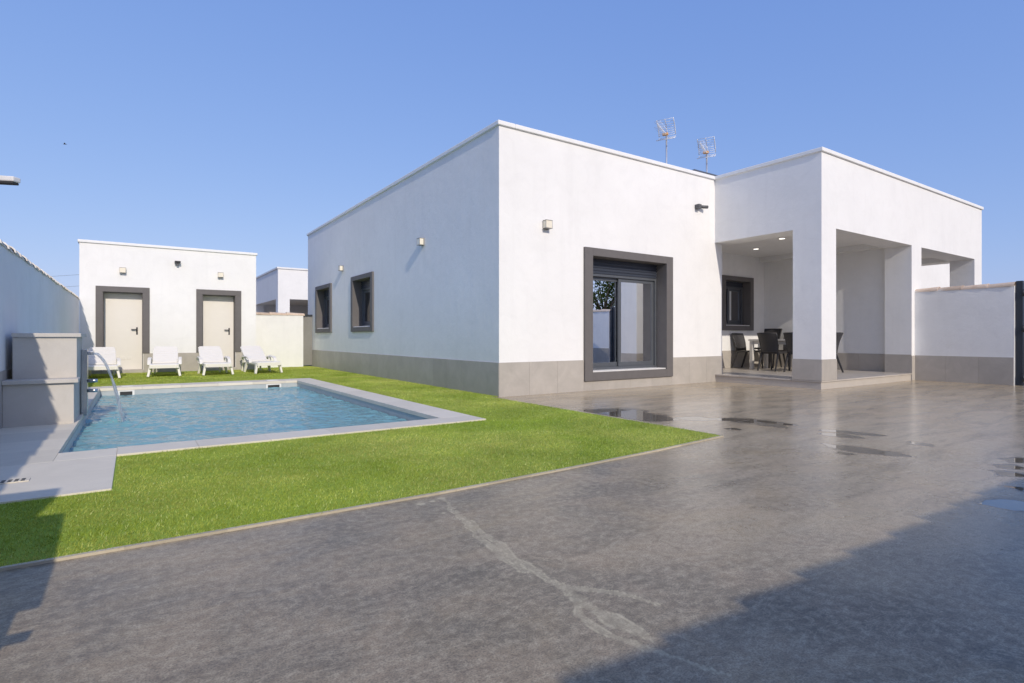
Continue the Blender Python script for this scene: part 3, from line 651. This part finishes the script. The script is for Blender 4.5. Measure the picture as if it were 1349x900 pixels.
# ------------------------------------------------------------------ cascade block and jet
cb = thing('pool_fountain', (-.8, 8.2, 0), 'stepped stone clad pool fountain block with steel spout by the pool edge', 'pool fountain')
for bb in ((WB+.013, -.535, 7.70, 8.75, .0, .455), (WB+.06, -.525, 7.93, 8.75, .457, .95)):
    m = MB(); m.box(*bb); m.build('block', 'block', cb, .004)
for bb in ((WB+.013, -.495, 7.66, 7.928, .457, .50), (WB+.055, -.485, 7.90, 8.79, .952, .995)):
    m = MB(); m.box(*bb); m.build('cap_slab', 'block', cb, .005)
m = MB(); m.box(-.524, -.462, 8.50, 8.66, .0, .80); m.build('spout_body', 'steel', cb, .006)
m = MB(); m.box(-.462, -.40, 8.51, 8.65, .735, .775); m.build('spout_lip', 'steel', cb, .004)
for z in (.30, .42): m = MB(); m.tube([(-.462, 8.52, z), (-.40, 8.49, z), (-.36, 8.49, z)], .022, 10); m.build('valve', 'steel', cb)
# falling water: a thin sheet narrowing as it falls
t = thing('water_jet', (-.40, 8.58, .75), 'clear curved stream of water falling from the steel spout into the pool', 'water jet')
m = MB(); n = 26; vs = []; K = 9
for i in range(n):
    s = i/(n-1); dx = .30*s; z = .755 + .06*s - .93*s*s; x = -.40 + dx; wd = .10*(1-.25*s) + .012*math.sin(s*19)*s
    for k in range(K):
        q = (k/(K-1))*2-1; vs.append((x + .010*math.sin(q*4+s*14)*s, 8.58 + q*wd, z + .006*math.sin(q*5+s*22)))
for i in range(n):
    s = i/(n-1)
    for k in range(K):
        x, y, z = vs[i*K+k]; q = (k/(K-1))*2-1; vs.append((x - .026*(1-q*q)*(1-.5*s) - .002, y, z - .012*(1-q*q)*(1-s)-.002))
fs = []; N = n*K
for i in range(n-1):
    for k in range(K-1):
        a = i*K+k; fs += [(a, a+1, a+K+1, a+K), (N+a+K, N+a+K+1, N+a+1, N+a)]
    a = i*K; fs += [(a, a+K, N+a+K, N+a), (a+K-1, N+a+K-1, N+a+2*K-1, a+2*K-1)]
m.add(vs, fs, True); m.build('stream', 'jet', t)
m = MB()
for k in range(170):
    a = random.uniform(0, 6.28); rr = abs(random.gauss(0, .10)); h = abs(random.gauss(0, .035)) * math.exp(-rr*4); s = random.uniform(.002, .007)
    c = Vector((SPL[0]+.08 + rr*math.cos(a), SPL[1]-.03 + rr*math.sin(a)*1.3, WZ + .012 + h)); m.add([c+Vector(v)*s for v in ((1,0,0),(-1,0,0),(0,1,0),(0,-1,0),(0,0,1),(0,0,-1))], [(0,2,4),(2,1,4),(1,3,4),(3,0,4),(2,0,5),(1,2,5),(3,1,5),(0,3,5)], True)
struct(m.build('splash', 'jet', t), 'stuff')

# ------------------------------------------------------------------ sun loungers
def lounger(label):
    t = thing('sun_lounger', (0,0,0), label, 'sun lounger', 'white sun loungers by the outbuilding')
    # local: foot end at y=0, head at y=1.9 ; width .62
    m = MB(); n = 11
    for i in range(n):                                          # seat slats, gently dished
        y0 = .03 + i*.098; z = .275 - .03*math.sin(math.pi*i/(n-1)) + (.02 if i > 8 else 0)
        m.box(-.27, .27, y0, y0+.092, z, z+.026)
    m.box(-.30, -.255, .02, 1.16, .225, .29); m.box(.255, .30, .02, 1.16, .225, .29); m.box(-.26, .26, .05, 1.14, .225, .24)
    m.hexa([(-.30,-.02,.20),(.30,-.02,.20),(.30,.035,.23),(-.30,.035,.23)], [(-.28,-.02,.285),(.28,-.02,.285),(.28,.035,.305),(-.28,.035,.305)])
    m.build('seat', 'resin', t, .006)
    m = MB(); A = Vector((0,1.08,.28)); d = Vector((0,.62,.40)).normalized(); nn = Vector((0,-d.z,d.y))
    for i in range(9):
        c = A + d*(.01 + i*.082); w_ = .275 - (.012*max(0, i-6)**1.5)
        lo = [c + Vector((-w_,0,0)), c + Vector((w_,0,0)), c + Vector((w_,0,0)) + d*.0765, c + Vector((-w_,0,0)) + d*.0765]
        m.hexa([p - nn*.011 for p in lo], [p + nn*.011 for p in lo])
    bk = [A + Vector((-.25,0,0)), A + Vector((.25,0,0)), A + Vector((.25,0,0)) + d*.70, A + Vector((-.25,0,0)) + d*.70]
    m.hexa([p - nn*.024 for p in bk], [p - nn*.008 for p in bk])
    for sx in (-1, 1):
        lo = [A + Vector((sx*.235-.03,0,0)) - nn*.03, A + Vector((sx*.235+.03,0,0)) - nn*.03]
        hi = [q + d*.74 for q in lo]; q = [lo[0], lo[1], hi[1], hi[0]]
        m.hexa([p - nn*.02 for p in q], [p + nn*.018 for p in q])
    m.build('backrest', 'resin', t, .006)
    for sx in (-1, 1):
        m = MB(); x0 = sx*.30; ar = [(.50, .26), (.58, .36), (.70, .405), (1.05, .42), (1.22, .40), (1.28, .33)]
        for (ya, za), (yb, zb) in zip(ar[:-1], ar[1:]): m.bar((x0+sx*.02, ya, za), (x0+sx*.02, yb, zb), .075, .035)
        m.bar((x0+sx*.01, 1.02, .26), (x0+sx*.02, 1.04, .41), .06, .05); m.build('armrest', 'resin', t, .008)
    for sx in (-1, 1):
        for y0, y1 in ((.12, .05), (1.00, 1.06)):
            m = MB(); m.bar((sx*.272, y0, .27), (sx*.325, y1, .0), .055, .13, .05, .07); m.build('leg', 'resin', t, .008)
    for sx in (-1, 1):
        m = MB(); m.bar((sx*.22, 1.50, .52), (sx*.24, 1.62, .0), .04, .05); m.build('rear_support', 'resin', t, .006)
    return t
LL = [((-.58, 15.40), 2, 'white plastic sun lounger furthest left, partly behind the water jet'),
      ((.60, 15.45), -3.5, 'white plastic sun lounger standing square between the two outbuilding doors'),
      ((1.73, 15.34), 1, 'white plastic sun lounger in front of the right outbuilding door'),
      ((2.90, 15.38), 6, 'white plastic sun lounger standing furthest right before the low white wall')]
lp = None
for (x, y), rz, lab in LL:
    o = lounger(lab) if lp is None else copy_tree(lp); lp = lp or o
    o['label'] = lab; o.location = (x, y, .018); o.rotation_euler = (0, 0, R(rz))

# ------------------------------------------------------------------ dining set on the porch
def chair(label):
    t = thing('dining_chair', (0,0,0), label, 'chair', 'dark woven dining chairs on the porch')
    # local: faces +y, back at y=-.22
    m = MB(); m.hexa([(-.21,-.20,.40),(.21,-.20,.40),(.235,.24,.42),(-.235,.24,.42)], [(-.215,-.20,.445),(.215,-.20,.445),(.24,.24,.46),(-.24,.24,.46)]); m.build('seat', 'rattan', t, .012)
    m = MB(); n = 9; cols = 7; vs = []
    for i in range(n):
        s = i/(n-1); z = .45 + s*.43; wd = .20 + .035*s; yb = -.20 - .02*s - .095*s*s
        for k in range(cols):
            q = (k/(cols-1))*2-1; vs.append((q*wd, yb - .045*(1-q*q) + .0, z))
    N = len(vs); vs += [(x, y-.022, z) for x, y, z in vs]; fs = []
    for i in range(n-1):
        for k in range(cols-1):
            a = i*cols+k; fs += [(a, a+1, a+cols+1, a+cols), (N+a+cols, N+a+cols+1, N+a+1, N+a)]
        a = i*cols; fs += [(a, a+cols, N+a+cols, N+a), (a+cols-1, N+a+cols-1, N+a+2*cols-1, a+2*cols-1)]
    for k in range(cols-1):
        a = (n-1)*cols+k; fs += [(k+1, k, N+k, N+k+1), (a, a+1, N+a+1, N+a)]
    m.add(vs, fs, True); m.build('backrest', 'rattan', t, .004)
    m = MB()
    for sx in (-1, 1): m.tube([(sx*(.20+.035*s), -.21-.02*s-.095*s*s, .43+s*.455) for s in [j/6 for j in range(7)]], .015, 8)
    m.tube([(-.235,-.325,.885),(0,-.37,.89),(.235,-.325,.885)], .014, 8); m.build('back_frame', 'rattan', t)
    for sx in (-1, 1):
        m = MB(); m.bar((sx*.205,-.19,.41), (sx*.22,-.34,0), .042, .05, .028, .032); m.build('leg', 'rattan', t, .006)
        m = MB(); m.bar((sx*.215,.21,.41), (sx*.225,.25,0), .042, .05, .028, .032); m.build('leg', 'rattan', t, .006)
    return t
PF = .157
CH = [((12.62, 7.44), -90, 1.0, 'dark woven chair with its back to us, left one on the near table side'),
      ((12.62, 6.79), -90, 1.0, 'dark woven chair half hidden behind the porch corner pillar'),
      ((13.80, 8.36), 90, 1.14, 'dark chair across the table, its tall back against the porch side wall'),
      ((13.86, 7.84), 90, 1.02, 'dark chair on the far table side, almost hidden behind the others'),
      ((13.02, 8.37), 180, 1.0, 'dark woven chair at the left end of the table below the porch window'),
      ((12.98, 6.50), 0, 1.0, 'dark woven chair alone to the right of the corner pillar')]
cp = None
for (x, y), rz, sc, lab in CH:
    o = chair(lab) if cp is None else copy_tree(cp); cp = cp or o
    o['label'] = lab; o.location = (x, y, PF); o.rotation_euler = (0, 0, R(rz)); o.scale = (1, 1, sc)
t = thing('dining_table', (13.1, 7.35, PF), 'pale rectangular dining table among dark chairs under the porch', 'table')
m = MB(); m.box(12.74, 13.48, 6.88, 8.20, PF+.70, PF+.745); m.build('tabletop', 'table', t, .005)
m = MB(); m.box(12.79, 13.43, 6.93, 8.15, PF+.62, PF+.698); m.build('apron', 'table', t, .003)
for x in (12.76, 13.38):
    for y in (6.90, 8.10): m = MB(); m.box(x, x+.08, y, y+.08, PF, PF+.697); m.build('leg', 'table', t, .004)

# ------------------------------------------------------------------ roof things
def antenna(p, top, label):
    t = thing('tv_antenna', p, label, 'antenna', 'television antennas on the roof'); x, y, z0 = p
    m = MB(); m.tube([(x, y, z0), (x, y, top)], .022, 10); m.build('mast', 'galv', t)
    c = Vector((x, y, top-.03)); f = Vector((-.90, -.44, 0)).normalized(); s = Vector((-f.y, f.x, 0))
    m = MB(); m.tube([c - f*.12, c + f*.95], .012, 8); m.build('boom', 'gridwhite', t)
    m = MB(); r0 = c - f*.10
    for sg in (1, -1):
        hh = .36 if sg > 0 else .14
        prof = [(0, 0), (.03, .33), (.12, .70), (.26, 1.0)]
        pts = lambda q: [r0 + s*q + f*(a+.02) + Vector((0,0,sg*(b*hh+.02))) for a, b in prof]
        for q in (-.22, 0, .22): m.tube(pts(q),   .012, 6)
        for j in range(8 if sg > 0 else 4):
            b = (j+.3)/(7.4 if sg > 0 else 3.4); a = np.interp(b, [p_[1] for p_ in prof], [p_[0] for p_ in prof])
            o_ = r0 + f*(a+.02) + Vector((0,0,sg*(b*hh+.02))); m.tube([o_ - s*.235, o_ + s*.235], .0055, 6)
    m.build('reflector', 'gridwhite', t)
    m = MB(); d0 = c + f*.10; m.bar(d0 - s*.08 , d0 + s*.07, .08, .07); m.build('dipole_box', 'orange', t, .015)
    m = MB()
    for j in range(7):
        o_ = c + f*(.30 + j*.10)
        for zz in (.07, -.07): m.tube([o_ - s*.09 + Vector((0,0,zz)), o_ + s*.09 + Vector((0,0,zz))], .004, 6)
        m.tube([o_ - Vector((0,0,.08)), o_ + Vector((0,0,.08))], .004, 6)
    m.build('director', 'gridwhite', t)
    return t
antenna((11.88, 10.06, 3.9), 6.42, 'left television antenna with grid reflector and orange box on the roof')
antenna((13.21, 9.77, 3.9), 6.10, 'right television antenna, nearer the porch corner, with orange box')
t = thing('roof_hatch', (12.8, 9.6, 3.9), 'low roof hatch box with dark edged lid behind the parapet', 'roof hatch')
m = MB(); m.box(11.80, 13.9, 9.1, 10.2, 3.9, 5.06); m.build('curb', 'wallwhite', t); m = MB(); m.box(11.67, 14.0, 8.98, 10.3, 5.08, 5.13); m.build('lid', 'panel', t, .004); m = MB(); m.box(11.70, 13.97, 9.01, 10.27, 5.132, 5.19); m.build('lid_top', 'alu', t, .004)

# ------------------------------------------------------------------ things over the walls
dh = thing('distant_house', (9, 33, 0), 'white flat roofed neighbouring house seen over the low wall', 'house')
DX, DY, DT = 5.9, 29.2, 4.42
m = MB(); m.box(DX, DX+.55, DY, DY+.5, 0, 2.85); m.box(DX, 10.5, DY, DY+.5, 2.85, DT-.08); m.box(DX, DX+.5, DY+.5, 38, 2.85, DT-.08); m.box(DX, DX+.5, 35.6, 38, 0, 2.85); m.box(DX+.5, 14, 36, 36.3, 0, DT-.08); m.box(9.9, 10.5, DY, DY+.5, 0, 2.85); m.box(10.5, 10.8, DY, 36, 0, DT-.08); m.build('wall', 'white', dh)
m = MB(); m.box(DX+.5, 10.5, DY+.5, 36, 2.9, 3.9); m.build('roof', 'white', dh)
m = MB(); m.box(DX-.05, 10.8, DY-.05, DY+.3, DT-.08, DT); m.box(DX-.05, DX+.3, DY+.3, 38, DT-.08, DT); m.build('cornice', 'cornice', dh)
m = MB(); m.box(7.2, 7.35, 31.0, 35.5, 0, 2.1); m.build('porch_screen', 'wallwhite', dh)
m = MB(); m.tube([(5.2, 36.5, 4.3), (5.2, 36.5, 5.9)], .03, 8); m.tube([(5.05, 36.4, 5.6), (5.4, 36.6, 5.6)], .02, 6); m.build('antenna', 'galv', dh)
# street lamp beyond the left wall
t = thing('street_lamp', (-2.6, 12.62, 0), 'pale street lamp head poking in at the left edge above the wall', 'street lamp')
m = MB(); m.tube([(-2.6, 12.62, -.03), (-2.6, 12.62, 3.3)], [.07, .05], 12); m.build('pole', 'galv', t)
m = MB(); m.tube([(-2.6, 12.62, 3.3), (-2.52, 12.56, 3.5), (-2.3, 12.42, 3.54)], .035, 10); m.build('arm', 'galv', t)
m = MB(); A = Vector((-2.35, 12.45, 3.545)); Bq = Vector((-1.55, 11.92, 3.49)); m.bar(A, Bq, .16, .10, .15, .085); m.build('lamp_head', 'sill', t, .02)
m = MB(); m.bar(A + Vector((.02,-.013,-.068)), Bq + Vector((-.02,.013,-.060)), .14, .035, .13, .035); m.build('lamp_lens', 'dark', t, .01)
# overhead cable
for k, (za, zb) in enumerate(((2.75, 3.20), (2.45, 2.80))):
    t = MB(); pts = []
    for i in range(15):
        s = i/14; pts.append((-9 + 7.9*s, 24 + .5*s, za + (zb-za)*s - .25*math.sin(math.pi*s)))
    t.tube(pts, .0045, 6); o = t.build('overhead_cable', 'greycam'); tag(o, ['upper thin black cable in the sky left of the outbuilding', 'lower thin black cable close over the left wall'][k], 'cable', 'overhead cables')
# unseen added block left of the frame, shaped to throw shade on the turf
t = thing('shadow_caster', (-.8, 1.1, 0), 'unseen white stepped block added against the left wall to shade the turf', 'shadow_caster')
m = MB(); m.box(-1.128, -.62, .85, 1.35, 0, .72); m.build('base', 'wallwhite', t, .006); m = MB(); m.box(-1.128, -.52, .80, 1.40, .722, .78); m.build('caster_ledge', 'coping', t, .006)
m = MB(); m.hexa([(-1.128,.85,.95),(-.50,.85,.95),(-.50,1.35,.95),(-1.128,1.35,.95)], [(-1.128,.95,1.42),(-.64,.95,1.42),(-.64,1.3,1.42),(-1.128,1.3,1.42)]); m.box(-1.128, -1.05, .85, 1.35, .781, .949); m.box(-.62, -.52, 1.27, 1.35, .781, .949); m.build('caster_mid', 'wallwhite', t, .006)
m = MB(); m.box(-1.128, -.80, 1.0, 1.25, 1.421, 1.80); m.build('caster_top', 'wallwhite', t, .006)
m = MB(); m.tube([(-.619, 1.1, .69), (-.44, 1.1, .69)], .02, 8); m.build('side_bar', 'black', t)  # bar added for the thin strip of shade it throws
# street tree, seen only mirrored in the window
def tree(p, h, r, label):
    t = thing('tree', p, label, 'tree', 'street trees beyond the walls'); x, y, z = p
    m = MB(); m.tube([(x,y,0),(x+.05,y,h*.3),(x,y+.08,h*.55)], [.14,.11,.07], 9)
    for k in range(6):
        a = k*1.05; m.tube([(x,y,h*.38),(x+math.cos(a)*r*.4,y+math.sin(a)*r*.4,h*.6),(x+math.cos(a)*r*.75,y+math.sin(a)*r*.75,h*.74)], [.06,.04,.015], 6)
    m.build('trunk', 'bark', t)
    m = MB(); cl = [(random.gauss(0,.45)*r, random.gauss(0,.45)*r, h*.68+random.gauss(0,.16)*h) for _ in range(26)]
    for k in range(4200):
        cx, cy, cz = random.choice(cl); d = Vector((random.gauss(0,1), random.gauss(0,1), random.gauss(0,1))).normalized() * r*.36 * random.random()**.4
        c = Vector((x+cx, y+cy, cz)) + d; a = Vector((random.gauss(0,1), random.gauss(0,1), random.gauss(0,.6))).normalized(); b = a.cross(Vector((random.gauss(0,1), random.gauss(0,1), 1))).normalized(); s = random.uniform(.05, .11)
        m.add([c - a*s, c + b*s*.45, c + a*s, c - b*s*.45], [(0,1,2,3)])
    m.build('crown', 'leaves', t)
tree((20.5, -6.0, 0), 5.2, 1.8, 'leafy green street tree mirrored in the left pane of the big window')
tree((23.5, -7.0, 0), 5.8, 2.0, 'taller leafy street tree standing behind the mirrored one')

# a small bird far off in the sky
bp_ = Vector((-5.63, 70.4, 20.05)); t = MB()
prof = [(-.13, .004), (-.08, .018), (-.02, .036), (.06, .042), (.12, .030), (.15, .026), (.19, .012), (.215, .002)]
t.tube([bp_ + Vector((a, 0, .02*math.sin(a*9))) for a, r_ in prof], [r_ for a, r_ in prof], 10)
for sg in (-1, 1):
    q = [(.08, .02, .03), (.06, .13, .09), (-.02, .27, .06), (-.05, .13, .07), (-.03, .02, .025)]
    pts = [bp_ + Vector((a, sg*b, c)) for a, b, c in q]; n = len(pts)
    t.add(pts + [p - Vector((0, 0, .008)) for p in pts], [tuple(range(n)), tuple(range(2*n-1, n-1, -1))] + [(k, (k+1) % n, n+(k+1) % n, n+k) for k in range(n)])
tag(t.build('bird', 'greycam'), 'tiny dark bird flying in the blue sky above the left wall', 'bird')
